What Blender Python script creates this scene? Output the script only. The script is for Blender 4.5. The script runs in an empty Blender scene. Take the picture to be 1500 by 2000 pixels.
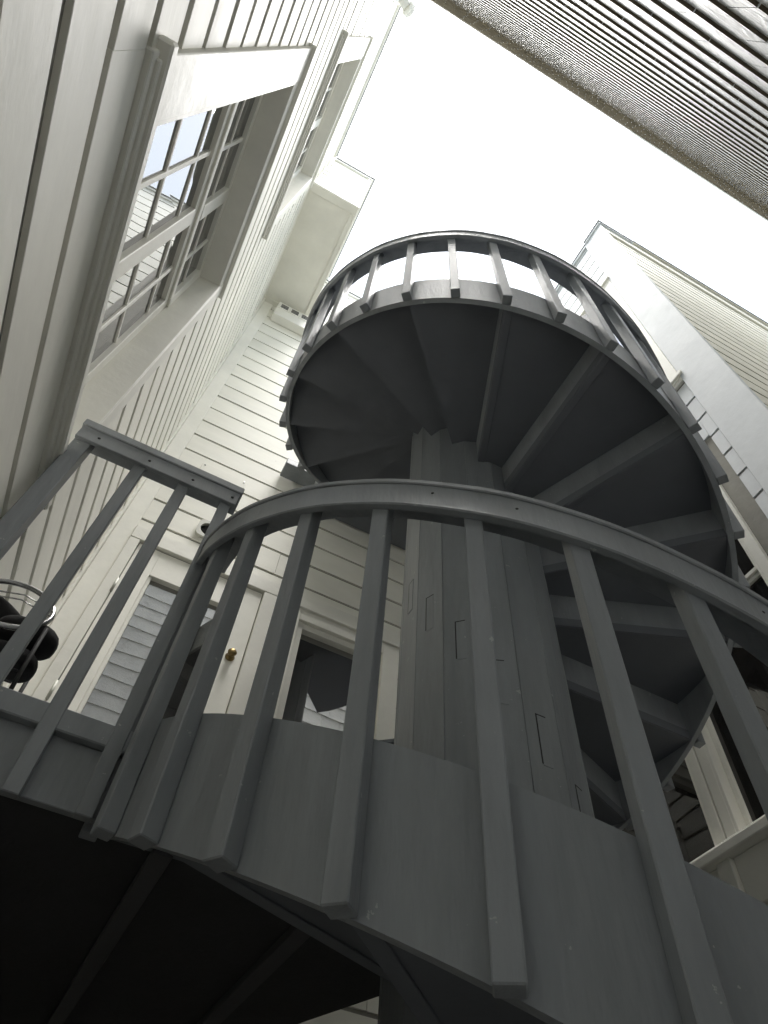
import bpy, bmesh, math, random
from mathutils import Matrix, Vector, Euler
random.seed(7)
R = math.radians
sc = bpy.context.scene
col = sc.collection

# ------------------------------------------------------------------ camera
cam_d = bpy.data.cameras.new('camera'); cam = bpy.data.objects.new('camera', cam_d); col.objects.link(cam)
cam_d.sensor_fit = 'HORIZONTAL'; cam_d.sensor_width = 36.0; cam_d.lens = 36.0 * 1334.59 / 1500.0
cam_d.clip_start = 0.02; cam_d.clip_end = 500.0
cam.matrix_world = Matrix(((0.8869743, -0.40909213, -0.21429004, 0),
                           (-0.45766016, -0.7165012, -0.52647241, 0),
                           (0.06183665, 0.56503952, -0.82274332, 0),
                           (0, 0, 0, 1)))
sc.camera = cam
# ------------------------------------------------------------------ overcast sky
SUN_EL, SUN_AZ = 85.0, 182.0
w = bpy.data.worlds.new('World'); sc.world = w; w.use_nodes = True
nt = w.node_tree; nt.nodes.clear()
sky = nt.nodes.new('ShaderNodeTexSky'); sky.sky_type = 'NISHITA'; sky.sun_disc = False
sky.sun_elevation = R(SUN_EL); sky.sun_rotation = R(SUN_AZ); sky.dust_density = 4.0
mixn = nt.nodes.new('ShaderNodeMix'); mixn.data_type = 'RGBA'; mixn.inputs['Factor'].default_value = 0.88
mixn.inputs['B'].default_value = (3.55, 4.0, 4.5, 1)      # cloud cover
bg = nt.nodes.new('ShaderNodeBackground'); bg.inputs['Strength'].default_value = 0.05
out = nt.nodes.new('ShaderNodeOutputWorld')
nt.links.new(sky.outputs['Color'], mixn.inputs['A']); nt.links.new(mixn.outputs['Result'], bg.inputs['Color'])
nt.links.new(bg.outputs['Background'], out.inputs['Surface'])
# ------------------------------------------------------------------ sun behind the cloud
sd = bpy.data.lights.new('sun', 'SUN'); so = bpy.data.objects.new('sun', sd); col.objects.link(so)
sd.energy = 1.5; sd.angle = R(40); sd.color = (1.0, 0.97, 0.93)
az = R(SUN_AZ)
sun_dir = Vector((math.sin(az) * math.cos(R(SUN_EL)), math.cos(az) * math.cos(R(SUN_EL)), math.sin(R(SUN_EL))))
so.rotation_euler = sun_dir.to_track_quat('Z', 'Y').to_euler(); so.location = sun_dir * 30
# ------------------------------------------------------------------ exposure
sc.view_settings.view_transform = 'Standard'; sc.view_settings.look = 'None'
sc.view_settings.exposure = 3.27; sc.view_settings.gamma = 1.0; sc.view_settings.use_curve_mapping = False
sc.cycles.max_bounces = 9; sc.cycles.diffuse_bounces = 8; sc.cycles.glossy_bounces = 3; sc.cycles.use_adaptive_sampling = True; sc.cycles.adaptive_threshold = 0.02
sc.cycles.use_denoising = True

# ================================================================== materials
MATS = {}
def paint(name, base, rough=0.5, dirt=0.12, dirtcol=None, scale=(1, 1, 1), bump=0.25, bscale=30.0, spec=0.4, speck=0.0):
    m = bpy.data.materials.new(name); m.use_nodes = True; MATS[name] = m
    n = m.node_tree.nodes; l = m.node_tree.links; b = n['Principled BSDF']
    b.inputs['Roughness'].default_value = rough; b.inputs['Specular IOR Level'].default_value = spec
    g = n.new('ShaderNodeNewGeometry'); mp = n.new('ShaderNodeMapping'); mp.inputs['Scale'].default_value = scale
    l.new(g.outputs['Position'], mp.inputs['Vector'])
    n1 = n.new('ShaderNodeTexNoise'); n1.inputs['Scale'].default_value = 2.3; n1.inputs['Detail'].default_value = 5; n1.inputs['Roughness'].default_value = 0.65
    l.new(mp.outputs['Vector'], n1.inputs['Vector'])
    r1 = n.new('ShaderNodeValToRGB'); r1.color_ramp.elements[0].position = 0.36; r1.color_ramp.elements[1].position = 0.68
    d = dirtcol or tuple(c * (1 - 2.2 * dirt) for c in base)
    r1.color_ramp.elements[0].color = (*d, 1); r1.color_ramp.elements[1].color = (*base, 1)
    l.new(n1.outputs['Fac'], r1.inputs['Fac'])
    oi = n.new('ShaderNodeObjectInfo'); hv = n.new('ShaderNodeHueSaturation')
    mr = n.new('ShaderNodeMapRange'); mr.inputs['To Min'].default_value = 0.94; mr.inputs['To Max'].default_value = 1.04
    l.new(oi.outputs['Random'], mr.inputs['Value']); l.new(mr.outputs['Result'], hv.inputs['Value'])
    l.new(r1.outputs['Color'], hv.inputs['Color'])
    last = hv.outputs['Color']
    if speck > 0:                                            # nail heads, chips in the paint
        v = n.new('ShaderNodeTexVoronoi'); v.inputs['Scale'].default_value = 5.0; l.new(g.outputs['Position'], v.inputs['Vector'])
        r3 = n.new('ShaderNodeValToRGB'); r3.color_ramp.elements[0].position = 0.022; r3.color_ramp.elements[1].position = 0.032
        r3.color_ramp.elements[0].color = (speck, speck, speck, 1); r3.color_ramp.elements[1].color = (0, 0, 0, 1)
        l.new(v.outputs['Distance'], r3.inputs['Fac'])
        mx = n.new('ShaderNodeMix'); mx.data_type = 'RGBA'; l.new(r3.outputs['Color'], mx.inputs['Factor'])
        l.new(last, mx.inputs['A']); mx.inputs['B'].default_value = (*[c * 0.35 for c in base], 1); last = mx.outputs['Result']
    l.new(last, b.inputs['Base Color'])
    n2 = n.new('ShaderNodeTexNoise'); n2.inputs['Scale'].default_value = bscale; n2.inputs['Detail'].default_value = 3
    l.new(mp.outputs['Vector'], n2.inputs['Vector'])
    n3 = n.new('ShaderNodeTexNoise'); n3.inputs['Scale'].default_value = bscale * 0.2; n3.inputs['Detail'].default_value = 1
    l.new(mp.outputs['Vector'], n3.inputs['Vector'])
    ad = n.new('ShaderNodeMath'); ad.operation = 'MULTIPLY_ADD'; ad.inputs[1].default_value = 1.6
    l.new(n3.outputs['Fac'], ad.inputs[0]); l.new(n2.outputs['Fac'], ad.inputs[2])
    bp = n.new('ShaderNodeBump'); bp.inputs['Strength'].default_value = bump; bp.inputs['Distance'].default_value = 0.006
    l.new(ad.outputs['Value'], bp.inputs['Height']); l.new(bp.outputs['Normal'], b.inputs['Normal'])
    rr = n.new('ShaderNodeMapRange'); rr.inputs['To Min'].default_value = rough - 0.1; rr.inputs['To Max'].default_value = rough + 0.14
    l.new(n1.outputs['Fac'], rr.inputs['Value']); l.new(rr.outputs['Result'], b.inputs['Roughness'])
    return m
def chips(m, colr, amount, scale):
    n = m.node_tree.nodes; l = m.node_tree.links; b = n['Principled BSDF']
    src = b.inputs['Base Color'].links[0].from_socket
    g = n.new('ShaderNodeNewGeometry'); a = n.new('ShaderNodeTexNoise'); a.inputs['Scale'].default_value = scale; a.inputs['Detail'].default_value = 4; a.inputs['Roughness'].default_value = 0.7
    l.new(g.outputs['Position'], a.inputs['Vector'])
    r = n.new('ShaderNodeValToRGB'); r.color_ramp.elements[0].position = amount; r.color_ramp.elements[1].position = amount + 0.012
    r.color_ramp.elements[0].color = (0, 0, 0, 1); r.color_ramp.elements[1].color = (0.8, 0.8, 0.8, 1)
    l.new(a.outputs['Fac'], r.inputs['Fac'])
    mx = n.new('ShaderNodeMix'); mx.data_type = 'RGBA'; l.new(r.outputs['Color'], mx.inputs['Factor']); l.new(src, mx.inputs['A']); mx.inputs['B'].default_value = (*colr, 1)
    l.new(mx.outputs['Result'], b.inputs['Base Color'])
WHITE = paint('white_house_paint', (0.885, 0.870, 0.790), 0.6, 0.035, scale=(1, 1, 3), bump=0.10, bscale=14, spec=0.3, speck=0.55)
TRIM = paint('white_trim_paint', (0.885, 0.872, 0.800), 0.55, 0.04, scale=(1.5, 1.5, 1.5), bump=0.16, spec=0.3, bscale=22)
CREAM = paint('cream_soffit_paint', (0.83, 0.815, 0.735), 0.55, 0.05, scale=(1, 1, 1), bump=0.12, bscale=20)
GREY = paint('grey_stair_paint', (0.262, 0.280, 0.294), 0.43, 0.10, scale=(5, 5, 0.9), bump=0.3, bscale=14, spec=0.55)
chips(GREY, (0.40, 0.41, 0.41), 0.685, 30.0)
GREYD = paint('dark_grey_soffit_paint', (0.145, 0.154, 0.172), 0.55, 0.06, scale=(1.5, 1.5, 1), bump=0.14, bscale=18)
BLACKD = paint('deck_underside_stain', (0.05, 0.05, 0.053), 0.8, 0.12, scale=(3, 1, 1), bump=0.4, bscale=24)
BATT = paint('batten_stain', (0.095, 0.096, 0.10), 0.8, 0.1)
BUTT = paint('bare_shingle_edge', (0.20, 0.17, 0.12), 0.9, 0.1)
JOINT = paint('shade_toned_sheathing', (0.36, 0.35, 0.31), 0.85, 0.15)  # sheathing behind the boards; shade of the grooves put into its olive-grey colour
NBW = paint('cream_siding_paint', (0.71, 0.69, 0.60), 0.6, 0.04, scale=(1, 1, 3), bump=0.1, bscale=14, spec=0.3)
NBT = paint('pale_grey_trim_paint', (0.64, 0.665, 0.68), 0.55, 0.05, scale=(1.5, 1.5, 1.5), bump=0.12, bscale=18, spec=0.3)
SHING = paint('white_shingle_paint', (0.82, 0.83, 0.83), 0.55, 0.06, scale=(1.5, 1.5, 1.5), bump=0.6, bscale=30, speck=0.3)
BROWN = paint('brown_shingle_stain', (0.30, 0.26, 0.19), 0.8, 0.14, scale=(2, 2, 2), bump=0.6, bscale=30)
FLASH = paint('roof_flashing_metal', (0.30, 0.305, 0.295), 0.5, 0.08)
CONC = paint('yard_concrete', (0.15, 0.147, 0.14), 0.85, 0.15, scale=(1, 1, 1), bump=0.5, bscale=25)
SHUT = paint('vent_slot_black', (0.02, 0.02, 0.02), 0.7, 0.05)
BEIGE = paint('beige_plastic', (0.50, 0.50, 0.44), 0.45, 0.04, bump=0.05)
CLOTH = paint('black_cushion_vinyl', (0.014, 0.014, 0.015), 0.85, 0.1, bump=0.3, bscale=40)
BRASS = paint('aged_brass', (0.26, 0.19, 0.085), 0.35, 0.15, bump=0.1); BRASS.node_tree.nodes['Principled BSDF'].inputs['Metallic'].default_value = 1
CHROME = paint('chrome_tube', (0.55, 0.55, 0.54), 0.22, 0.08, bump=0.02); CHROME.node_tree.nodes['Principled BSDF'].inputs['Metallic'].default_value = 1
def glass(name, tint, ior):
    m = bpy.data.materials.new(name); m.use_nodes = True
    b = m.node_tree.nodes['Principled BSDF']; n = m.node_tree.nodes; l = m.node_tree.links
    b.inputs['Base Color'].default_value = (*tint, 1); b.inputs['Roughness'].default_value = 0.015
    b.inputs['IOR'].default_value = ior
    tx = n.new('ShaderNodeTexNoise'); tx.inputs['Scale'].default_value = 2.2; tx.inputs['Detail'].default_value = 1
    g = n.new('ShaderNodeNewGeometry'); l.new(g.outputs['Position'], tx.inputs['Vector'])
    bp = n.new('ShaderNodeBump'); bp.inputs['Strength'].default_value = 0.05; bp.inputs['Distance'].default_value = 0.02
    l.new(tx.outputs['Fac'], bp.inputs['Height']); l.new(bp.outputs['Normal'], b.inputs['Normal'])
    return m
GLASS = glass('window_glass', (0.018, 0.020, 0.020), 4.8)
RGLASS = glass('dim_room_glass', (0.012, 0.011, 0.010), 1.75)
DGLASS = glass('door_glass', (0.016, 0.015, 0.014), 4.2)

# ================================================================== builders
ROOTLOC = {}
def tag(o, label=None, cat=None, group=None, kind=None):
    if label: o['label'] = label
    if cat: o['category'] = cat
    if group: o['group'] = group
    if kind: o['kind'] = kind
    return o
def root(name, loc, label=None, cat=None, group=None, kind=None):
    o = bpy.data.objects.new(name, None); col.objects.link(o); o.location = loc; o.empty_display_size = 0.1
    ROOTLOC[o.name] = Vector(loc)
    return tag(o, label, cat, group, kind)
def link(o, parent):
    col.objects.link(o)
    if parent is not None:
        o.parent = parent
        if parent.name in ROOTLOC: o.matrix_parent_inverse = Matrix.Translation(-ROOTLOC[parent.name])
    return o
def mesh_obj(name, verts, faces, mat, parent=None, bevel=0, smooth=False):
    me = bpy.data.meshes.new(name); me.from_pydata([tuple(v) for v in verts], [], faces)
    bm = bmesh.new(); bm.from_mesh(me)
    bmesh.ops.recalc_face_normals(bm, faces=bm.faces)
    if bevel: bmesh.ops.bevel(bm, geom=list(bm.edges), offset=bevel, segments=1, affect='EDGES', clamp_overlap=True)
    bm.to_mesh(me); bm.free()
    if smooth:
        for p in me.polygons: p.use_smooth = True
    me.materials.append(mat)
    return link(bpy.data.objects.new(name, me), parent)
BF = [(0, 1, 3, 2), (4, 6, 7, 5), (0, 4, 5, 1), (2, 3, 7, 6), (0, 2, 6, 4), (1, 5, 7, 3)]
def bverts(x0, x1, y0, y1, z0, z1): return [(x, y, z) for x in (x0, x1) for y in (y0, y1) for z in (z0, z1)]
def boxes(name, lst, mat, parent=None, bevel=0):
    V, F = [], []
    for b in lst:
        o = len(V); V += bverts(*b); F += [tuple(i + o for i in f) for f in BF]
    return mesh_obj(name, V, F, mat, parent, bevel)
def box(name, b, mat, parent=None, bevel=0): return boxes(name, [b], mat, parent, bevel)
def tube(name, pts, r, mat, parent=None, n=10, closed=False):
    pts = [Vector(p) for p in pts]; V, F = [], []; N = len(pts)
    for k, p in enumerate(pts):
        a = pts[(k - 1) % N] if (closed or k > 0) else p; b = pts[(k + 1) % N] if (closed or k < N - 1) else p
        t = (b - a).normalized(); u = t.cross(Vector((0, 0, 1)))
        if u.length < 1e-3: u = t.cross(Vector((1, 0, 0)))
        u.normalize(); v = t.cross(u)
        V += [p + u * (r * math.cos(2 * math.pi * q / n)) + v * (r * math.sin(2 * math.pi * q / n)) for q in range(n)]
    M = N if closed else N - 1
    for k in range(M):
        for q in range(n):
            F.append((k * n + q, k * n + (q + 1) % n, ((k + 1) % N) * n + (q + 1) % n, ((k + 1) % N) * n + q))
    if not closed: F += [tuple(range(n)), tuple(range((N - 1) * n, N * n))]
    return mesh_obj(name, V, F, mat, parent, smooth=True)
def lathe(name, prof, mat, parent=None, n=20, M=None, smooth=True):
    V, F = [], []
    for (r, z) in prof: V += [(r * math.cos(2 * math.pi * q / n), r * math.sin(2 * math.pi * q / n), z) for q in range(n)]
    for k in range(len(prof) - 1):
        for q in range(n): F.append((k * n + q, k * n + (q + 1) % n, (k + 1) * n + (q + 1) % n, (k + 1) * n + q))
    F += [tuple(range(n)), tuple(range((len(prof) - 1) * n, len(prof) * n))]
    if M is not None: V = [M @ Vector(v) for v in V]
    return mesh_obj(name, V, F, mat, parent, smooth=smooth)

# a wall frame: u along the wall, out = outward normal
class Face:
    def __init__(s, axis, val, sign): s.axis, s.val, s.sign = axis, val, sign   # axis 0: plane X=val (u=Y); axis 1: plane Y=val (u=X)
    def p(s, u, d, z):
        w_ = s.val + s.sign * d
        return (w_, u, z) if s.axis == 0 else (u, w_, z)
    def b(s, u0, u1, d0, d1, z0, z1):
        a, c = s.val + s.sign * d0, s.val + s.sign * d1; a, c = min(a, c), max(a, c)
        return (a, c, u0, u1, z0, z1) if s.axis == 0 else (u0, u1, a, c, z0, z1)
def clapboards(face, u0, u1, z_first, step, z0, z1, holes, parent, mat, depth=0.0115, name='clapboard', gap=0.031):
    """one wedge-shaped board per course, cut where a window or door stands"""
    k0 = math.floor((z0 - z_first) / step)
    k = k0
    while True:
        zb = z_first + k * step; zt = zb + step; k += 1
        if zb >= z1 - 0.01: break
        a, b_ = max(zb, z0), min(zt, z1)
        if b_ - a < 0.02: continue
        segs = [(u0, u1)]; pieces = []
        for (h0, h1, hz0, hz1) in holes:
            # boards that cross the hole's height are cut at its sides
            if hz0 < b_ - 0.012 and hz1 > a + 0.012:
                ns = []
                if hz0 - a > 0.015: pieces.append((max(h0, u0), min(h1, u1), a, hz0))
                if b_ - hz1 > 0.015: pieces.append((max(h0, u0), min(h1, u1), hz1, b_))
                for (s0, s1) in segs:
                    if h1 <= s0 or h0 >= s1: ns.append((s0, s1)); continue
                    if h0 - s0 > 0.02: ns.append((s0, h0))
                    if s1 - h1 > 0.02: ns.append((h1, s1))
                segs = ns
        segs2 = []
        for (s0, s1) in segs:                                # butt joints in the long boards
            if s1 - s0 > 1.5 and random.random() < 0.18:
                q = s0 + (s1 - s0) * random.uniform(0.25, 0.75); segs2 += [(s0, q - 0.0012), (q + 0.0012, s1)]
            else: segs2.append((s0, s1))
        for (s0, s1, a, b_) in [(s0, s1, a, b_) for (s0, s1) in segs2] + pieces:
            j = random.uniform(-0.0016, 0.0016); jj = random.uniform(-0.0016, 0.0016); jd = random.uniform(-0.0008, 0.0012); je = random.uniform(-0.0007, 0.0007)
            db = depth + jd; dt = db - 0.0022; tp = b_ - (gap if b_ > zt - 0.02 else 0.0)
            V = [face.p(s0, -0.01, a + j), face.p(s1, -0.01, a + jj), face.p(s0, db + je, a + j), face.p(s1, db - je, a + jj),
                 face.p(s0, -0.01, tp + j), face.p(s1, -0.01, tp + jj), face.p(s0, dt + je, tp + j), face.p(s1, dt - je, tp + jj)]
            mesh_obj(name, V, [(0, 1, 3, 2), (4, 6, 7, 5), (0, 4, 5, 1), (2, 3, 7, 6), (0, 2, 6, 4), (1, 5, 7, 3)], mat, parent, 0.0012)

# ================================================================== ground
box('ground', (-40, 40, -40, 40, -1.7, -1.5), CONC).__setitem__('kind', 'structure')

# ================================================================== main house (side wall X=-0.545, rear wall Y=3.0)
XL, YB = -0.545, 3.0
house = root('clapboard_house', (XL, YB, -1.5), 'white clapboard house wrapping the deck, with two tall paned windows and a projecting upper storey', 'house')
FL = Face(0, XL, 1); FB = Face(1, YB, -1)
ZT = 9.4
side = box('wall', (XL - 0.40, XL - 0.26, -0.12, YB + 0.3, -1.5, ZT), WHITE, house); side['label'] = 'side wall with the two tall windows'
# sheathing behind the boards, leaving the two window openings
W1 = (0.445, 1.56, 1.80, 3.86); W2 = (0.385, 1.48, 5.18, 7.16)
def sheath(face, u0, u1, z0, z1, opens, d0, d1):
    us = sorted({u0, u1, *[o[0] for o in opens], *[o[1] for o in opens]}); zs = sorted({z0, z1, *[o[2] for o in opens], *[o[3] for o in opens]})
    L = []
    for i in range(len(us) - 1):
        for j in range(len(zs) - 1):
            uc, zc = (us[i] + us[i + 1]) / 2, (zs[j] + zs[j + 1]) / 2
            if not any(o[0] < uc < o[1] and o[2] < zc < o[3] for o in opens): L.append(face.b(us[i], us[i + 1], d0, d1, zs[j], zs[j + 1]))
    return L
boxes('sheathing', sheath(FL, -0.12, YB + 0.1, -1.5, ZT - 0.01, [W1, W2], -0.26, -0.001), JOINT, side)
CW = 0.155
def hole(W, sill): return (W[0] - CW, W[1] + 0.08, W[2] - sill, W[3] + 0.085)
clapboards(FL, -0.11, 2.945, 1.314, 0.21, -1.5, ZT - 0.06, [hole(W1, 0.09), hole(W2, 0.09)], side, WHITE)
box('corner_board', (XL - 0.02, XL + 0.022, -0.16, -0.11, -1.5, ZT - 0.02), TRIM, house, 0.002)
box('corner_board', (XL - 0.02, XL + 0.024, 2.945, 2.999, -1.5, 7.64), TRIM, house, 0.002)
boxes('roof_edge', [(XL - 0.35, XL + 0.035, -0.17, 1.58, ZT - 0.06, ZT), ], TRIM, house, 0.003)
boxes('flashing', [(XL - 0.37, XL + 0.048, -0.18, 1.57, ZT + 0.002, ZT + 0.016)], FLASH, house)
# gutter end sticking out over the near corner
tube('gutter', [(XL - 0.1, -0.20, 9.08), (XL + 0.05, -0.17, 9.08), (XL + 0.12, -0.13, 9.06)], 0.05, TRIM, house, 12)
lathe('gutter_cap', [(0.052, 0), (0.075, 0.01), (0.075, 0.055), (0.05, 0.075)], TRIM, house, 10, Matrix.Translation((XL + 0.12, -0.13, 9.06)) @ Euler((0, R(62), R(15))).to_matrix().to_4x4(), smooth=False)

def window(face, W, parent, label=None, rail=None, bars=None, cols=((0.298, .022), (0.557, .075), (0.80, .022)), rows=0.37, casing=CW, casing1=None, recess=0.11, glassm=GLASS, sill=True, headh=0.085, fr=0.05):
    u0, u1, z0, z1 = W; c1 = casing if casing1 is None else casing1
    wn = root('window', face.p((u0 + u1) / 2, 0, z0)); wn.parent = parent
    if parent.name in ROOTLOC: wn.matrix_parent_inverse = Matrix.Translation(-ROOTLOC[parent.name])
    if label: wn['label'] = label
    C = 0.030
    cl = boxes('casing', [face.b(u0 - casing, u0, 0.0, C, z0 - 0.0, z1 + headh), face.b(u1, u1 + c1, 0.0, C, z0, z1 + headh), face.b(u0 + 0.0005, u1 - 0.0005, 0.0, C - 0.003, z1, z1 + headh)], TRIM, wn, 0.003)
    boxes('head_cap', [face.b(u0 - casing - 0.015, u1 + c1 + 0.015, 0.0, C + 0.02, z1 + headh + 0.001, z1 + headh + 0.026)], TRIM, wn, 0.003)
    # reveal lining
    boxes('jamb', [face.b(u0 - 0.02, u0 + 0.012, -recess - 0.06, 0.028, z0, z1), face.b(u1 - 0.012, u1 + 0.02, -recess - 0.06, 0.028, z0, z1),
                   face.b(u0 + 0.0125, u1 - 0.0125, -recess - 0.03, 0.026, z1 - 0.014, z1 + 0.02)], TRIM, wn, 0.002)
    if sill:
        boxes('sill', [face.b(u0 - casing - 0.03, u1 + c1 + 0.03, -0.0, 0.047, z0 - 0.042, z0 - 0.001)], TRIM, wn, 0.006)
        boxes('apron', [face.b(u0 - casing - 0.005, u1 + c1 + 0.005, 0.0, 0.024, z0 - 0.088, z0 - 0.043), face.b(u0 - casing + 0.01, u1 + c1 - 0.01, 0.0, 0.034, z0 - 0.062, z0 - 0.0425)], TRIM, wn, 0.003)
    else:
        boxes('sill', [face.b(u0 - casing, u1 + c1, -0.0, 0.06, z0 - 0.035, z0 - 0.001)], TRIM, wn, 0.004)
    boxes('stool', [face.b(u0 + 0.013, u1 - 0.013, -recess - 0.06, 0.0, z0 - 0.04, z0 + 0.004)], TRIM, wn, 0.003)
    if rail is None: rail = (z0 + z1) / 2 + 0.2
    spans = [('lower', z0 + 0.005, rail, recess), ('upper', rail + 0.001, z1 - 0.015, recess - 0.012)]
    for nm, a, b_, d in spans:
        t = min(0.018, fr * 0.4)
        a0, b0 = u0 + 0.013, u1 - 0.013
        fl = [face.b(a0, a0 + fr, -d - t, -d + t, a, b_), face.b(b0 - fr, b0, -d - t, -d + t, a, b_),
              face.b(a0 + fr, b0 - fr, -d - t, -d + t - 0.001, a, a + fr * (1.5 if nm == 'lower' else 1.0)), face.b(a0 + fr, b0 - fr, -d - t, -d + t - 0.001, b_ - fr, b_)]
        boxes('sash', fl, TRIM, wn, 0.002)
        za, zb = a + fr * (1.5 if nm == 'lower' else 1.0), b_ - fr
        if bars: zl = [za] + [z for z in bars if za + 0.06 < z < zb - 0.06] + [zb]
        else:
            nrow = max(1, round((zb - za) / rows)); zl = [za + (zb - za) * q / nrow for q in range(nrow + 1)]
        nrow = len(zl) - 1
        us = [(a0 + fr, 0)]
        for f, wd in cols:
            uc = a0 + f * (b0 - a0)
            box('muntin', face.b(uc - wd / 2, uc + wd / 2, -d - 0.012, -d + (0.02 if wd > 0.05 else 0.004), za, zb), TRIM, wn, 0.003)
            us.append((uc, wd / 2))
        us.append((b0 - fr, 0))
        for q in range(1, nrow):
            box('muntin', face.b(a0 + fr, b0 - fr, -d - 0.011, -d + 0.002, zl[q] - 0.011, zl[q] + 0.011), TRIM, wn, 0.003)
        for i in range(len(us) - 1):
            for q in range(nrow):
                tilt = random.uniform(-0.0012, 0.0012)
                ua, ub = us[i][0] + us[i][1], us[i + 1][0] - us[i + 1][1]
                V = [face.p(ua, -d - 0.006, zl[q]), face.p(ub, -d - 0.006 + tilt, zl[q]), face.p(ub, -d - 0.006, zl[q + 1]), face.p(ua, -d - 0.006 + tilt, zl[q + 1])]
                Vb = [face.p(ua, -d - 0.010, zl[q]), face.p(ub, -d - 0.010, zl[q]), face.p(ub, -d - 0.010, zl[q + 1]), face.p(ua, -d - 0.010, zl[q + 1])]
                mesh_obj('pane', V + Vb, [(0, 1, 2, 3), (4, 5, 6, 7), (0, 1, 5, 4), (1, 2, 6, 5), (2, 3, 7, 6), (3, 0, 4, 7)], glassm, wn)
    return wn
window(FL, W1, house, 'lower of the two tall windows, its panes reflecting sky and siding', rail=3.29, casing1=0.08, recess=0.122, bars=(2.275, 2.66, 3.045, 3.55))
window(FL, W2, house, 'upper tall window close under the roof edge', rail=6.45, casing1=0.08, recess=0.122)

# ---- rear wall
D1 = (-0.40, 0.62, 0.95, 3.33); D2 = (0.63, 1.43, 1.72, 3.31); D3 = (0.43, 1.30, 4.60, 6.9)
rear = box('wall', (XL, 4.0, YB + 0.12, YB + 0.30, -1.5, 9.29), WHITE, house); rear['label'] = 'rear wall above and below the deck'
O1 = (-0.355, 0.46, 0.95, 3.215); O2 = (0.72, 1.30, 1.80, 3.12)
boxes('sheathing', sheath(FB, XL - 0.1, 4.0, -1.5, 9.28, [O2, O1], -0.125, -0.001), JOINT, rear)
PAN = (-0.25, 0.095, 3.965, 4.235)
clapboards(FB, -0.415, 2.60, 4.342, 0.228, -1.5, 9.24, [(-0.6, 0.62, 0.95, 3.33), (0.63, 1.43, 1.70, 3.33), (0.42, 1.32, 4.58, 6.9)], rear, WHITE, 0.010, gap=0.017)
box('corner_board', (XL + 0.026, -0.415, YB - 0.02, YB + 0.0, -1.5, 7.64), TRIM, house, 0.002)
boxes('roof_edge', [(0.004, 3.6, YB - 0.03, YB + 0.35, 9.24, 9.30)], TRIM, house, 0.003)
boxes('flashing', [(0.004, 3.6, YB - 0.045, YB + 0.36, 9.302, 9.314)], FLASH, house)
# ---- projecting upper storey
ov = box('projecting_storey', (XL + 0.003, -0.02, 1.62, YB - 0.003, 7.72, ZT - 0.01), WHITE, house)
box('soffit', (XL + 0.003, 0.0, 1.605, YB - 0.003, 7.655, 7.719), CREAM, ov, 0.003)
boxes('soffit_border', [(XL + 0.004, -0.001, 1.606, 1.69, 7.640, 7.6545), (XL + 0.004, -0.001, 2.93, 2.995, 7.640, 7.6545), (-0.055, -0.001, 1.691, 2.929, 7.640, 7.6545)], CREAM, ov, 0.003)
FO = Face(1, 1.62, -1); FOR = Face(0, -0.02, 1)
clapboards(FO, XL + 0.03, -0.045, 7.72, 0.21, 7.80, ZT - 0.06, [], ov, WHITE, 0.010)
clapboards(FOR, 1.655, 2.985, 7.72, 0.21, 7.80, ZT - 0.06, [], ov, WHITE, 0.010)
boxes('skirt_board', [(XL + 0.003, 0.004, 1.598, 1.6195, 7.656, 7.80), (-0.0195, 0.0035, 1.6205, YB - 0.003, 7.721, 7.80)], TRIM, ov, 0.002)
boxes('corner_board', [(-0.045, 0.002, 1.597, 1.655, 7.801, ZT - 0.06)], TRIM, ov, 0.002)
boxes('roof_edge', [(XL + 0.036, 0.02, 1.585, YB - 0.031, ZT - 0.059, ZT)], TRIM, ov, 0.003)
boxes('flashing', [(XL + 0.049, 0.034, 1.571, YB - 0.046, ZT + 0.002, ZT + 0.014)], FLASH, ov)

# ---- glazed door on the deck
def door_root(name, loc, label):
    o = root(name, loc); o.parent = house; o.matrix_parent_inverse = Matrix.Translation(-ROOTLOC[house.name]); o['label'] = label; return o
d1 = door_root('door', (0.05, YB, 0.95), 'glazed door with a brass knob and pale hinges')
boxes('casing', [FB.b(-0.414, -0.352, 0.0, 0.032, 0.95, 3.215), FB.b(0.462, 0.62, 0.0, 0.032, 0.95, 3.215), FB.b(-0.414, 0.62, 0.0, 0.034, 3.216, 3.33)], TRIM, d1, 0.003)
boxes('leaf', [FB.b(-0.348, -0.21, -0.035, 0.012, 0.98, 3.205), FB.b(0.305, 0.456, -0.035, 0.012, 0.98, 3.205), FB.b(-0.21, 0.305, -0.035, 0.011, 2.99, 3.205), FB.b(-0.21, 0.305, -0.035, 0.011, 0.98, 1.25)], TRIM, d1, 0.002)
boxes('glazing_bead', [FB.b(-0.2095, -0.19, -0.03, 0.002, 1.251, 2.989), FB.b(0.285, 0.3045, -0.03, 0.002, 1.251, 2.989)], TRIM, d1, 0.002)
boxes('backing', [FB.b(-0.353, 0.461, -0.06, -0.036, 0.96, 3.213)], SHUT, d1)
boxes('pane', [FB.b(-0.19, 0.285, -0.030, -0.026, 1.251, 2.989)], DGLASS, d1)
for z in (1.35, 2.05, 2.80):
    tube('hinge', [FB.p(-0.350, 0.030, z - 0.055), FB.p(-0.350, 0.030, z + 0.055)], 0.008, BEIGE, d1, 8)
MK = Matrix.Translation(FB.p(0.385, 0.012, 2.63)) @ Euler((R(90), 0, 0)).to_matrix().to_4x4()
lathe('knob', [(0.026, 0), (0.028, 0.006), (0.014, 0.012), (0.012, 0.028), (0.022, 0.036), (0.026, 0.048), (0.020, 0.058), (0.008, 0.061)], BRASS, d1, 20, MK)

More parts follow.
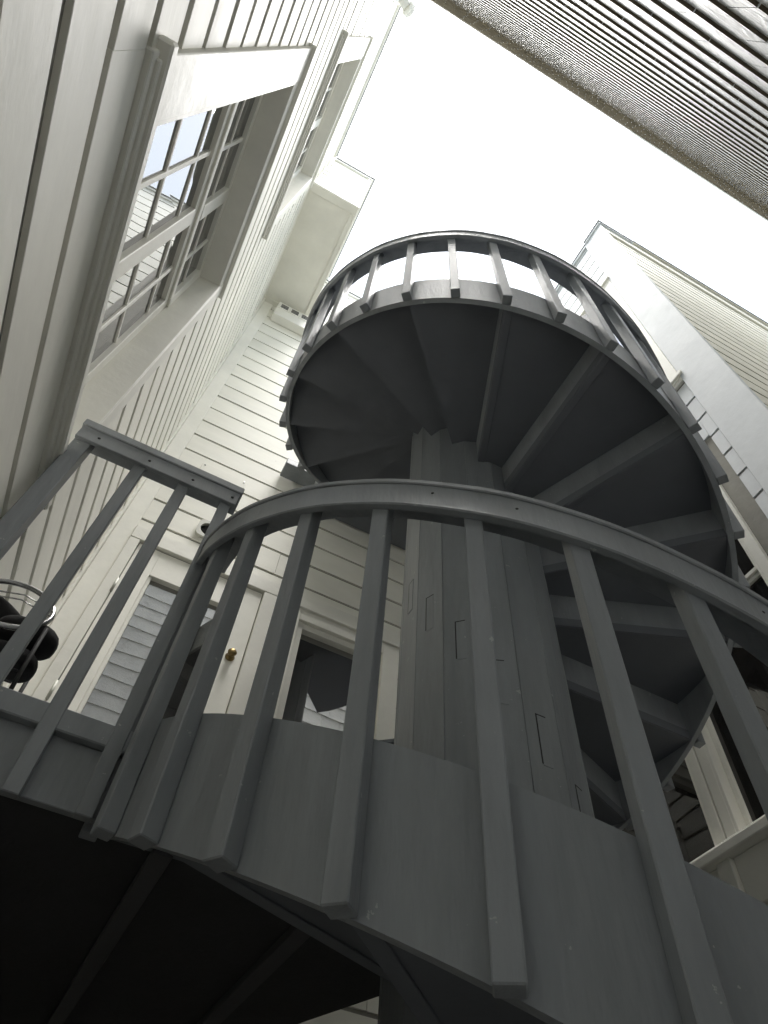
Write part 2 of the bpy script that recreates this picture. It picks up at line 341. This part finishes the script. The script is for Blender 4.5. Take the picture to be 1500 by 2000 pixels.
# ---- dark window right of the door
d2 = door_root('window', (1.02, YB, 1.8), 'dark window behind the balusters beside the column')
boxes('casing', [FB.b(0.635, 0.72, 0.0, 0.03, 1.80, 3.20), FB.b(1.31, 1.425, 0.0, 0.03, 1.80, 3.20), FB.b(0.7205, 1.3095, 0.0, 0.028, 3.11, 3.20)], TRIM, d2, 0.003)
boxes('head_cap', [FB.b(0.63, 1.43, 0.0, 0.045, 3.201, 3.225), FB.b(0.63, 1.43, 0.0, 0.034, 3.226, 3.325)], TRIM, d2, 0.003)
boxes('sash', [FB.b(0.7205, 0.76, -0.06, 0.008, 1.81, 3.109), FB.b(1.24, 1.3095, -0.06, 0.008, 1.81, 3.109), FB.b(0.7605, 1.2395, -0.06, 0.006, 3.06, 3.109), FB.b(0.7605, 1.2395, -0.06, 0.006, 1.81, 1.88)], TRIM, d2, 0.003)
boxes('inner_bead', [FB.b(1.2245, 1.2395, -0.055, -0.005, 1.88, 3.06)], TRIM, d2, 0.003)
boxes('pane', [FB.b(0.7605, 1.2245, -0.045, -0.040, 1.88, 3.06)], DGLASS, d2)
boxes('sill', [FB.b(0.62, 1.44, 0.0, 0.07, 1.74, 1.799)], TRIM, d2, 0.004)
# ---- door on the upper floor
d3 = door_root('door', (0.86, YB, 4.60), 'upper floor door above the landing')
boxes('casing', [FB.b(0.425, 0.53, 0.0, 0.03, 4.60, 6.78), FB.b(1.21, 1.315, 0.0, 0.03, 4.60, 6.78), FB.b(0.5305, 1.2095, 0.0, 0.028, 6.68, 6.78)], TRIM, d3, 0.003)
boxes('leaf', [FB.b(0.531, 0.64, 0.0, 0.012, 4.61, 6.679), FB.b(1.10, 1.209, 0.0, 0.012, 4.61, 6.679), FB.b(0.6405, 1.0995, 0.0, 0.011, 6.50, 6.679), FB.b(0.6405, 1.0995, 0.0, 0.011, 4.61, 4.86)], TRIM, d3, 0.003)
for j in range(3):
    for i in range(2): box('pane', FB.b(0.645 + i * 0.23, 0.86 + i * 0.23, 0.0, 0.004, 4.865 + j * 0.545, 5.39 + j * 0.545), GLASS, d3)
for j in (1, 2): box('muntin', FB.b(0.6405, 1.0995, 0.0, 0.010, 4.84 + j * 0.545, 4.864 + j * 0.545), TRIM, d3)
# ---- blank cover panel
cp = box('access_panel', FB.b(*PAN[:2], 0.0, 0.022, *PAN[2:]), WHITE, house, 0.002)
for (u, z) in ((-0.23, 4.215), (0.075, 4.215), (-0.23, 3.985), (0.075, 3.985)):
    lathe('screw', [(0.007, 0), (0.007, 0.003), (0.004, 0.005)], CHROME, cp, 10, Matrix.Translation(FB.p(u, 0.022, z)) @ Euler((R(90), 0, 0)).to_matrix().to_4x4())
# ---- round outlet with square beige plate
vt = root('vent_cap', FB.p(-0.005, 0, 3.55), 'beige square plate with round black opening half hidden by the handrail', 'vent')
me_ = []
N = 24
ring_i = [(-0.005 + 0.062 * math.cos(2 * math.pi * q / N), 3.55 + 0.062 * math.sin(2 * math.pi * q / N)) for q in range(N)]
def sq(q):
    a = 2 * math.pi * q / N; c_, s_ = math.cos(a), math.sin(a); k = 0.082 / max(abs(c_), abs(s_)); k = min(k, 0.1); return (-0.005 + k * c_, 3.55 + k * s_)
ring_o = [sq(q) for q in range(N)]
V = [FB.p(u, 0.035, z) for u, z in ring_i] + [FB.p(u, 0.035, z) for u, z in ring_o] + [FB.p(u, 0.0, z) for u, z in ring_o] + [FB.p(u, 0.012, z) for u, z in ring_i]
F = []
for q in range(N):
    p = (q + 1) % N
    F += [(q, p, N + p, N + q), (N + q, N + p, 2 * N + p, 2 * N + q), (q, p, 3 * N + p, 3 * N + q)]
mesh_obj('plate', V, F, BEIGE, vt)
lathe('opening', [(0.0605, 0), (0.0605, 0.012)], SHUT, vt, 24, Matrix.Translation(FB.p(-0.005, 0.014, 3.55)) @ Euler((R(-90), 0, 0)).to_matrix().to_4x4())
# ---- louvred box under the projecting storey
lb = root('louvred_box', FB.p(-0.15, 0, 7.22), 'small white box with three louvred slots under the projecting storey', 'vent')
box('cover', FB.b(-0.36, 0.06, 0.014, 0.11, 7.22, 7.60), TRIM, lb, 0.004)
box('top_strip', FB.b(-0.365, 0.065, 0.012, 0.116, 7.42, 7.435), TRIM, lb, 0.002)
for g_ in range(3):
    for q in range(4):
        u0 = -0.325 + g_ * 0.125
        box('louver', FB.b(u0, u0 + 0.085, 0.109, 0.1125, 7.465 + q * 0.027, 7.479 + q * 0.027), SHUT, lb)

# ================================================================== neighbouring house on the right
XR, YR, ZR = 2.34, 0.61, 7.78
nb = root('neighbour_house', (XR, YR, -1.5), 'pale clapboard house behind the stair with a wide white corner board', 'house')
FRL = Face(0, XR, -1); FRF = Face(1, YR, -1)
NW1 = (0.955, 1.75, 4.34, 6.45); NW2a = (1.05, 1.675, 1.56, 3.5); NW2b = (1.785, 2.5, 1.56, 3.5)
nwl = box('wall', (XR + 0.13, XR + 0.3, YR + 0.02, 3.6, -1.5, ZR), NBT, nb); nwl['label'] = 'side of the pale house facing the stair'
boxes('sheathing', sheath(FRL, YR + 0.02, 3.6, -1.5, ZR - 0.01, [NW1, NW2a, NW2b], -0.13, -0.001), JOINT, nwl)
clapboards(FRL, 0.83, 2.985, 4.03, 0.215, -1.5, ZR - 0.05, [(0.83, 1.88, 4.255, 6.54), (0.9, 2.65, 1.30, 3.62)], nwl, NBT, 0.010, gap=0.016)
boxes('corner_board', [(XR - 0.030, XR, YR - 0.035, 0.83, -1.5, ZR - 0.03)], NBT, nb, 0.003)
boxes('roof_edge', [(XR - 0.045, XR + 0.4, YR - 0.05, 0.80, ZR - 0.029, ZR + 0.02), (XR - 0.03, XR + 0.4, 0.80, 3.6, ZR - 0.05, ZR)], NBT, nb, 0.003)
boxes('flashing', [(XR - 0.055, XR + 0.4, YR - 0.06, 0.81, ZR + 0.021, ZR + 0.030), (XR - 0.038, XR + 0.4, 0.811, 3.6, ZR + 0.002, ZR + 0.012)], FLASH, nb)
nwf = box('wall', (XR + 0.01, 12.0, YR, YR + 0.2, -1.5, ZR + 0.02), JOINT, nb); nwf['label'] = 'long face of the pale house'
clapboards(FRF, XR + 0.03, 12.0, 4.03, 0.21, -1.5, ZR - 0.22, [], nwf, NBW, 0.010, gap=0.022)
boxes('corner_board', [(XR + 0.001, XR + 0.03, YR - 0.026, YR - 0.0005, -1.5, ZR - 0.22)], NBW, nb, 0.002)
boxes('frieze_board', [(XR + 0.001, 12.0, YR - 0.03, YR - 0.001, ZR - 0.219, ZR + 0.0)], NBW, nb, 0.003)
boxes('roof_edge', [(XR + 0.41, 12.0, YR - 0.052, YR + 0.3, ZR + 0.021, ZR + 0.05)], NBW, nb, 0.003)
boxes('flashing', [(XR + 0.41, 12.0, YR - 0.062, YR + 0.3, ZR + 0.051, ZR + 0.062)], FLASH, nb)
window(FRL, NW1, nb, 'upper window of the pale house seen between the balusters', rail=5.45, cols=((0.5, .03),), rows=0.5, casing=0.124, recess=0.08)
window(FRL, NW2a, nb, 'near half of the dark double window', rail=2.6, cols=(), rows=0.9, casing=0.052, recess=0.035, glassm=RGLASS, sill=False, fr=0.024)
window(FRL, NW2b, nb, 'far half of the dark double window', rail=2.6, cols=(), rows=0.9, casing=0.052, recess=0.035, glassm=RGLASS, sill=False, fr=0.024)
boxes('window_sill', [(XR - 0.105, XR, 0.9, 2.65, 1.485, 1.524)], TRIM, nb, 0.004)
boxes('apron_panel', [(XR - 0.055, XR, 0.93, 1.715, 1.30, 1.484), (XR - 0.055, XR, 1.79, 2.60, 1.30, 1.484), (XR - 0.075, XR, 1.716, 1.789, 1.22, 1.484), (XR - 0.02, XR, 0.93, 2.6, 0.75, 1.299)], TRIM, nb, 0.004)

# ================================================================== shingled building behind the viewer
YS = -0.335
sb = root('shingled_building', (2.0, YS, -1.5), 'tall building clad in white shingles rising overhead to a straight eave', 'building')
FS = Face(1, YS, 1)
sw = box('wall', (-4, 16, YS - 0.4, YS - 0.012, -1.5, 9.85), SHING, sb)
EXP, SWD = 0.184, 0.241
def shingle_verts(u, z, wd, dj, zj):
    db = 0.0083 + dj
    a = z + zj; b_ = z + EXP + 0.012
    return [FS.p(u + 0.0015, -0.010, a), FS.p(u + wd - 0.0015, -0.010, a), FS.p(u + 0.0015, db, a), FS.p(u + wd - 0.0015, db, a),
            FS.p(u + 0.0015, -0.010, b_), FS.p(u + wd - 0.0015, -0.010, b_), FS.p(u + 0.0015, 0.0, b_), FS.p(u + wd - 0.0015, 0.0, b_)]
SF = [(0, 1, 3, 2), (4, 6, 7, 5), (0, 4, 5, 1), (2, 3, 7, 6), (0, 2, 6, 4), (1, 5, 7, 3)]
RWM = ((0.8869743, 0.40909213, 0.21429004), (-0.45766016, 0.7165012, 0.52647241), (0.06183665, -0.56503952, 0.82274332))
def in_view(p):
    c = [sum(RWM[k][j] * p[k] for k in range(3)) for j in range(3)]
    if c[2] <= 0.02: return None
    return 750 + 1334.59 * c[0] / c[2], 1000 + 1334.59 * c[1] / c[2]
near, rest, brown = [], [], []
zc, row = -1.5 + 0.02, 0
while zc < 9.62:
    off = (row % 2) * SWD * 0.47 + random.uniform(-0.012, 0.012) + 0.06
    u = -4 + off; jt = max(0.0, 1 - max(zc, 0) / 4.5)
    while u < 16 - SWD:
        v = shingle_verts(u, zc, SWD, jt * random.uniform(-0.0006, 0.0012), jt * random.uniform(-0.004, 0.003))
        if zc > 99: brown.append(v)
        else:
            q = [in_view(v[k]) for k in (2, 3, 7, 6)]
            area = 0
            if all(q) and any(-5 < x < 1505 and -5 < y < 2005 for x, y in q):
                area = abs(sum(q[i][0] * q[(i + 1) % 4][1] - q[(i + 1) % 4][0] * q[i][1] for i in range(4))) / 2
            (near if area > 0 else rest).append((area, v))
        u += SWD
    zc += EXP; row += 1
near.sort(key=lambda t: -t[0])
def butt(o):
    o.data.materials.append(BUTT)
    for p in o.data.polygons:
        if p.normal.z < -0.9: p.material_index = 1
for a_, v in near[:300]: butt(mesh_obj('shingle', v, SF, SHING, sw))
rest += near[300:]
def joined(name, lst, mat, parent):
    V, F = [], []
    for v in lst:
        o = len(V); V += v; F += [tuple(i + o for i in f) for f in SF]
    o = mesh_obj(name, V, F, mat, parent); butt(o); return o
joined('shingle_field', [v for a_, v in rest], SHING, sw)['kind'] = 'stuff'
boxes('eave_board', [(-4, 16, YS - 0.3, YS + 0.010, 9.72, 9.80)], BROWN, sb, 0.003)
boxes('flashing', [(-4, 16, YS - 0.3, YS + 0.014, 9.801, 9.83)], FLASH, sb)
boxes('gutter', [(2.57, 16, YS + 0.0105, YS + 0.024, 9.70, 9.78)], CREAM, sb, 0.003)

# ================================================================== spiral staircase
CX, CY = 1.0344, 1.4988
T0, DT, DZ = -45.42, 11.25, 0.0874
def th(i): return R(T0 - DT * i)
def zU(i): return 2.11 + DZ * i            # bottom edge of the upper string
def zL(i): return 0.402 + DZ * (i - 8)     # bottom edge of the lower string
IU0, IU1 = -14, 26
IL0, IL1 = -14, 12
st = root('spiral_staircase', (CX, CY, -1.5), 'charcoal grey spiral staircase winding round a faceted column', 'staircase')
def P(r, i, z): return (CX + r * math.cos(th(i)), CY + r * math.sin(th(i)), z)
def band(name, prof, zf, i0, i1, mat, parent, per=6, wob=0.0):
    """sweep a closed (radius, height) profile along the helix"""
    n = max(2, int(round((i1 - i0) * per))); V, F = [], []; m = len(prof)
    for k in range(n + 1):
        i = i0 + (i1 - i0) * k / n; wb = wob * math.sin(k * 0.7) * math.sin(k * 0.23 + 1)
        V += [P(r + wb, i, zf(i) + h) for r, h in prof]
    for k in range(n):
        for q in range(m): F.append((k * m + q, k * m + (q + 1) % m, (k + 1) * m + (q + 1) % m, (k + 1) * m + q))
    F += [tuple(range(m)), tuple(range(n * m, (n + 1) * m))]
    o = mesh_obj(name, V, F, mat, parent)
    for p in o.data.polygons: p.use_smooth = True
    md = o.modifiers.new('edges', 'EDGE_SPLIT'); md.split_angle = R(28)
    return o
# column: sixteen staves round a core
cz0, cz1 = -1.5, 5.55
AP, N16 = 0.2815, 16
corec = lathe('column', [(0.262, cz0), (0.262, cz1 - 0.01)], GREYD, st, 16, Matrix.Translation((CX, CY, 0)), smooth=False)
for k in range(N16):
    a = R(T0 + 22.5 * k); h = R(11.25) ; ro = AP / math.cos(h)
    g = 0.0018 / ro
    pts = []
    for (rr, aa) in ((0.25, a - h), (0.25, a + h), (ro, a + h - g * 0.3), (ro, a - h + g * 0.3)):
        pts.append((CX + rr * math.cos(aa), CY + rr * math.sin(aa)))
    j = random.uniform(-0.0003, 0.0003); ca, sa = j * math.cos(a), j * math.sin(a)
    V = [(x + ca, y + sa, cz0) for x, y in pts] + [(x + ca, y + sa, cz1) for x, y in pts]
    mesh_obj('stave', V, [(0, 1, 2, 3), (4, 5, 6, 7), (0, 1, 5, 4), (1, 2, 6, 5), (2, 3, 7, 6), (3, 0, 4, 7)], GREY, corec, 0.0015)
# plugged slots in the staves
def slot(i, zt):
    a = th(i); M = Matrix.Translation((CX, CY, 0)) @ Matrix.Rotation(a, 4, 'Z')
    def mk(name, x0, x1, y0, y1, z0, z1, mat):
        V = [M @ Vector(v) for v in bverts(x0, x1, y0, y1, z0, z1)]; mesh_obj(name, V, BF, mat, corec)
    mk('slot_gap', AP - 0.01, AP + 0.0010, -0.0170, 0.0165, zt - 0.160, zt + 0.0015, SHUT)
    mk('plug', AP - 0.01, AP + 0.0014, -0.0132, 0.0175, zt - 0.165, zt - 0.0030, GREY)
for k in range(-1, 7): slot(12 - 2 * k, 1.63 + 0.1748 * (2 - k))
# steps
def tread_mesh(r0, r1, half, t, name):
    V = []; n = 6
    for z in (0, t):
        for r in (r0, r1):
            for q in range(n + 1):
                a = -half + 2 * half * q / n; V.append((r * math.cos(a), r * math.sin(a), z))
    m = n + 1; F = []
    for q in range(n):
        F += [(q, q + 1, m + q + 1, m + q), (2 * m + q, 3 * m + q, 3 * m + q + 1, 2 * m + q + 1), (q, 2 * m + q, 2 * m + q + 1, q + 1), (m + q, m + q + 1, 3 * m + q + 1, 3 * m + q)]
    F += [(0, m, 3 * m, 2 * m), (n, 2 * m + n, 3 * m + n, m + n)]
    me = bpy.data.meshes.new(name); me.from_pydata(V, [], F); bm = bmesh.new(); bm.from_mesh(me); bmesh.ops.recalc_face_normals(bm, faces=bm.faces); bm.to_mesh(me); bm.free()
    return me
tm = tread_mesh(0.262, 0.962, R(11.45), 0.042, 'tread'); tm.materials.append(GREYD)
def plain(name, b, mat, bevel=0):
    me = bpy.data.meshes.new(name); me.from_pydata(bverts(*b), [], BF); bm = bmesh.new(); bm.from_mesh(me); bmesh.ops.recalc_face_normals(bm, faces=bm.faces)
    if bevel: bmesh.ops.bevel(bm, geom=list(bm.edges), offset=bevel, segments=1, affect='EDGES')
    bm.to_mesh(me); bm.free(); me.materials.append(mat); return me
rm = plain('riser', (0.262, 0.961, 0.0, 0.022, 0.001, 0.1745), GREY, 0.0015)
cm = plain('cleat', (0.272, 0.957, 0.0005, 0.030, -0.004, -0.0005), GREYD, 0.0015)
def put(name, me, i, z, parent, jr=0.0):
    o = bpy.data.objects.new(name, me); col.objects.link(o); o.parent = parent
    o.matrix_parent_inverse = Matrix.Translation(-ROOTLOC[parent.name])
    o.location = (CX, CY, z); o.rotation_euler = (0, 0, th(i) + R(jr)); return o
for zf, a, b_ in ((zU, IU0, IU1), (zL, IL0, IL1)):
    for i in range(a, b_, 2):
        z = zf(i + 2) + 0.004
        put('tread', tm, i + 1, z, st)
        if i + 2 < b_: put('riser', rm, i + 2, z, st); (put('cleat', cm, i + 2, z, st) if not (zf is zU and i + 2 >= 7) else None)
# strings, handrails
SP = [(0.960, 0.0), (0.981, 0.0), (0.981, 0.262), (0.960, 0.262)]
HB = [(1.0195, 0.825), (1.034, 0.825), (1.037, 0.829), (1.036, 0.836), (1.036, 0.904), (1.0195, 0.904)]
HC = [(0.938, 0.905), (1.038, 0.905), (1.0405, 0.908), (1.0405, 0.919), (1.037, 0.922), (0.938, 0.922)]
band('string', SP, zU, IU0 - 0.15, IU1, GREY, st); band('string', SP, zL, IL0, IL1 + 0.12, GREY, st)
for zf, a, b_ in ((zU, IU0, IU1), (zL, IL0, IL1 + 0.2)):
    hr = band('handrail', HC, zf, a, b_, GREY, st, 6, 0.0012)
    band('rail_band', HB, zf, a, b_, GREY, hr, 6, 0.0008)
    n = int(b_ - a)
    for k in range(0, n):
        i = a + k + random.uniform(0.25, 0.75)
        p = P(1.036, i, zf(i) + random.uniform(0.85, 0.885))
        M = Matrix.Translation(p) @ Matrix.Rotation(th(i), 4, 'Z') @ Matrix.Rotation(R(90), 4, 'Y')
        if random.random() < 0.62: lathe('screw', [(0.0034, 0), (0.0034, 0.0008), (0.0015, 0.0012)], SHUT, hr, 8, M)
bal = plain('baluster', (0.9815, 1.0185, -0.0185, 0.0185, -0.004, 0.9045), GREY, 0.0022)
for i in range(IU0, IU1 + 1): put('baluster', bal, i, zU(i), st, random.uniform(-0.12, 0.12))
for i in range(IL0, IL1 + 1): put('baluster', bal, i, zL(i), st, random.uniform(-0.12, 0.12))

# ================================================================== deck with its landing
ZD0, ZD1 = 0.755, 0.945
dk = root('deck', (0.0, 2.2, ZD0), 'dark timber deck between the house walls and the staircase, seen from underneath', 'deck')
YD = 1.452
V = [(XL + 0.03, YD + 0.012), (CX - 0.981, YD + 0.012)]
pts = [(XL + 0.03, 2.975), (XL + 0.03, YD + 0.024), (CX - 0.96, YD + 0.024), (CX - 0.27, YD + 0.024)]
pts += [(CX + 0.27 * math.cos(R(a)), CY + 0.27 * math.sin(R(a))) for a in (180, 160, 140, 125, 108.5)]
pts += [(CX + 0.96 * math.cos(R(108.5)), CY + 0.96 * math.sin(R(108.5))), (CX + 0.96 * math.cos(R(108.5)), 2.975)]
def prism(name, pts, z0, z1, mat, parent):
    n = len(pts); V = [(x, y, z0) for x, y in pts] + [(x, y, z1) for x, y in pts]
    F = [tuple(range(n)), tuple(range(n, 2 * n))] + [(q, (q + 1) % n, n + (q + 1) % n, n + q) for q in range(n)]
    return mesh_obj(name, V, F, mat, parent)
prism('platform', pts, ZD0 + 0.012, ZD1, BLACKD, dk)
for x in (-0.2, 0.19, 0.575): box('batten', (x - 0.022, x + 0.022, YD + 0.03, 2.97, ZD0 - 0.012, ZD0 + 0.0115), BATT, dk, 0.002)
box('fascia', (XL + 0.03, CX - 0.985, YD, YD + 0.022, ZD0, ZD1 - 0.045), GREY, dk, 0.002)
box('fascia_cap', (XL + 0.03, CX - 0.985, YD - 0.022, YD + 0.05, ZD1 - 0.044, ZD1 + 0.012), GREY, dk, 0.003)
for x in (-0.3, 0.0, 0.3, 0.6): box('deck_board', (x - 0.27, x + 0.02, 1.55, 2.96, ZD1 + 0.001, ZD1 + 0.02), GREY, dk, 0.003)
dr = root('deck_railing', (-0.22, YD, ZD1), 'straight grey railing at the deck edge running to the house wall', 'railing')
ZRB = 1.862
box('rail_cap', (XL + 0.035, 0.048, YD - 0.045, YD + 0.06, ZRB + 0.066, ZRB + 0.100), GREY, dr, 0.003)
rb = box('rail_band', (XL + 0.04, 0.040, YD - 0.040, YD - 0.0245, ZRB, ZRB + 0.0655), GREY, dr, 0.002)
for x in (-0.44, -0.27, -0.12, 0.02):
    lathe('screw', [(0.005, 0), (0.005, 0.0012), (0.002, 0.002)], SHUT, rb, 8, Matrix.Translation((x, YD - 0.040, ZRB + 0.03)) @ Euler((R(90), 0, 0)).to_matrix().to_4x4())
for x in (-0.288, -0.139, 0.008): box('baluster', (x - 0.0185, x + 0.0185, YD - 0.024 - 0.0005, YD - 0.0005 + 0.012 if False else YD - 0.0005, ZD0 - 0.012, ZRB + 0.0655), GREY, dr, 0.0022)
box('post', (-0.505, -0.452, YD - 0.024, YD + 0.03, ZD1 + 0.012, ZRB + 0.0655), GREY, dr, 0.003)

# ================================================================== upper landing
ul = root('upper_landing', (1.4, 2.75, 4.27), 'grey landing against the rear wall at the head of the stair', 'landing')
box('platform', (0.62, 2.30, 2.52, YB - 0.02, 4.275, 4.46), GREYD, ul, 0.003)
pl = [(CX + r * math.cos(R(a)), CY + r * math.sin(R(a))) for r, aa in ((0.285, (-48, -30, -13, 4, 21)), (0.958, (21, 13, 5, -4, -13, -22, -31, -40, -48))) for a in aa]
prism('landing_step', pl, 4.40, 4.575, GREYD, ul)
box('floor_board', (0.305, 2.30, YB - 0.16, YB - 0.02, 4.50, 4.575), GREY, ul, 0.004)
box('floor_board', (0.62, 2.30, 2.50, YB - 0.161, 4.461, 4.575), GREY, ul, 0.004)

# ================================================================== chair with black cushions on the deck
ch = root('cushioned_chair', (-0.40, 1.75, ZD1), 'black cushioned chair with chrome hoop standing on the deck by the wall', 'chair')
hx, hy, hz = -0.425, 1.725, 1.41
hoop = [(hx + 0.115 * math.cos(a), hy + 0.03 * math.sin(a), hz + 0.105 * math.sin(a)) for a in [2 * math.pi * q / 40 for q in range(40)]]
tube('hoop', hoop, 0.0085, CHROME, ch, 10, True)
def blob(name, c, s, mat, parent, e=0.55, n=18, m=10, rot=None):
    V, F = [], []
    for j in range(m + 1):
        ph = -math.pi / 2 + math.pi * j / m
        for q in range(n):
            t = 2 * math.pi * q / n
            f = lambda v, p: math.copysign(abs(v) ** p, v)
            p = Vector((s[0] * f(math.cos(ph), e) * f(math.cos(t), 0.8), s[1] * f(math.cos(ph), e) * f(math.sin(t), 0.8), s[2] * f(math.sin(ph), e)))
            if rot is not None: p = rot @ p
            V.append(Vector(c) + p)
    for j in range(m):
        for q in range(n): F.append((j * n + q, j * n + (q + 1) % n, (j + 1) * n + (q + 1) % n, (j + 1) * n + q))
    return mesh_obj(name, V, F, mat, parent, smooth=True)
blob('backrest', (-0.445, 1.80, 1.385), (0.088, 0.035, 0.062), CLOTH, ch, e=0.4, rot=Euler((R(10), R(30), 0)).to_matrix())
blob('seat', (-0.345, 1.77, 1.352), (0.090, 0.06, 0.042), CLOTH, ch, e=0.7)
blob('seat', (-0.352, 1.77, 1.258), (0.082, 0.06, 0.036), CLOTH, ch, e=0.7)
for (x, y) in ((-0.30, 1.71), (-0.47, 1.71), (-0.30, 1.90), (-0.47, 1.90)):
    tube('leg', [(x, y, 1.36), (x + 0.005, y, 1.2), (x + 0.02 * (1 if x > -0.4 else -1), y, ZD1 + 0.021)], 0.006, SHUT, ch, 8)
for z in (1.04, 1.08, 1.12, 1.16, 1.20): tube('rung', [(-0.30, 1.71, z), (-0.47, 1.71, z)], 0.0028, SHUT, ch, 6)
for z in (1.40, 1.42): tube('wire', [(-0.52, 1.72, z), (-0.40, 1.69, z + 0.008), (-0.31, 1.73, z + 0.02)], 0.0022, CHROME, ch, 6)
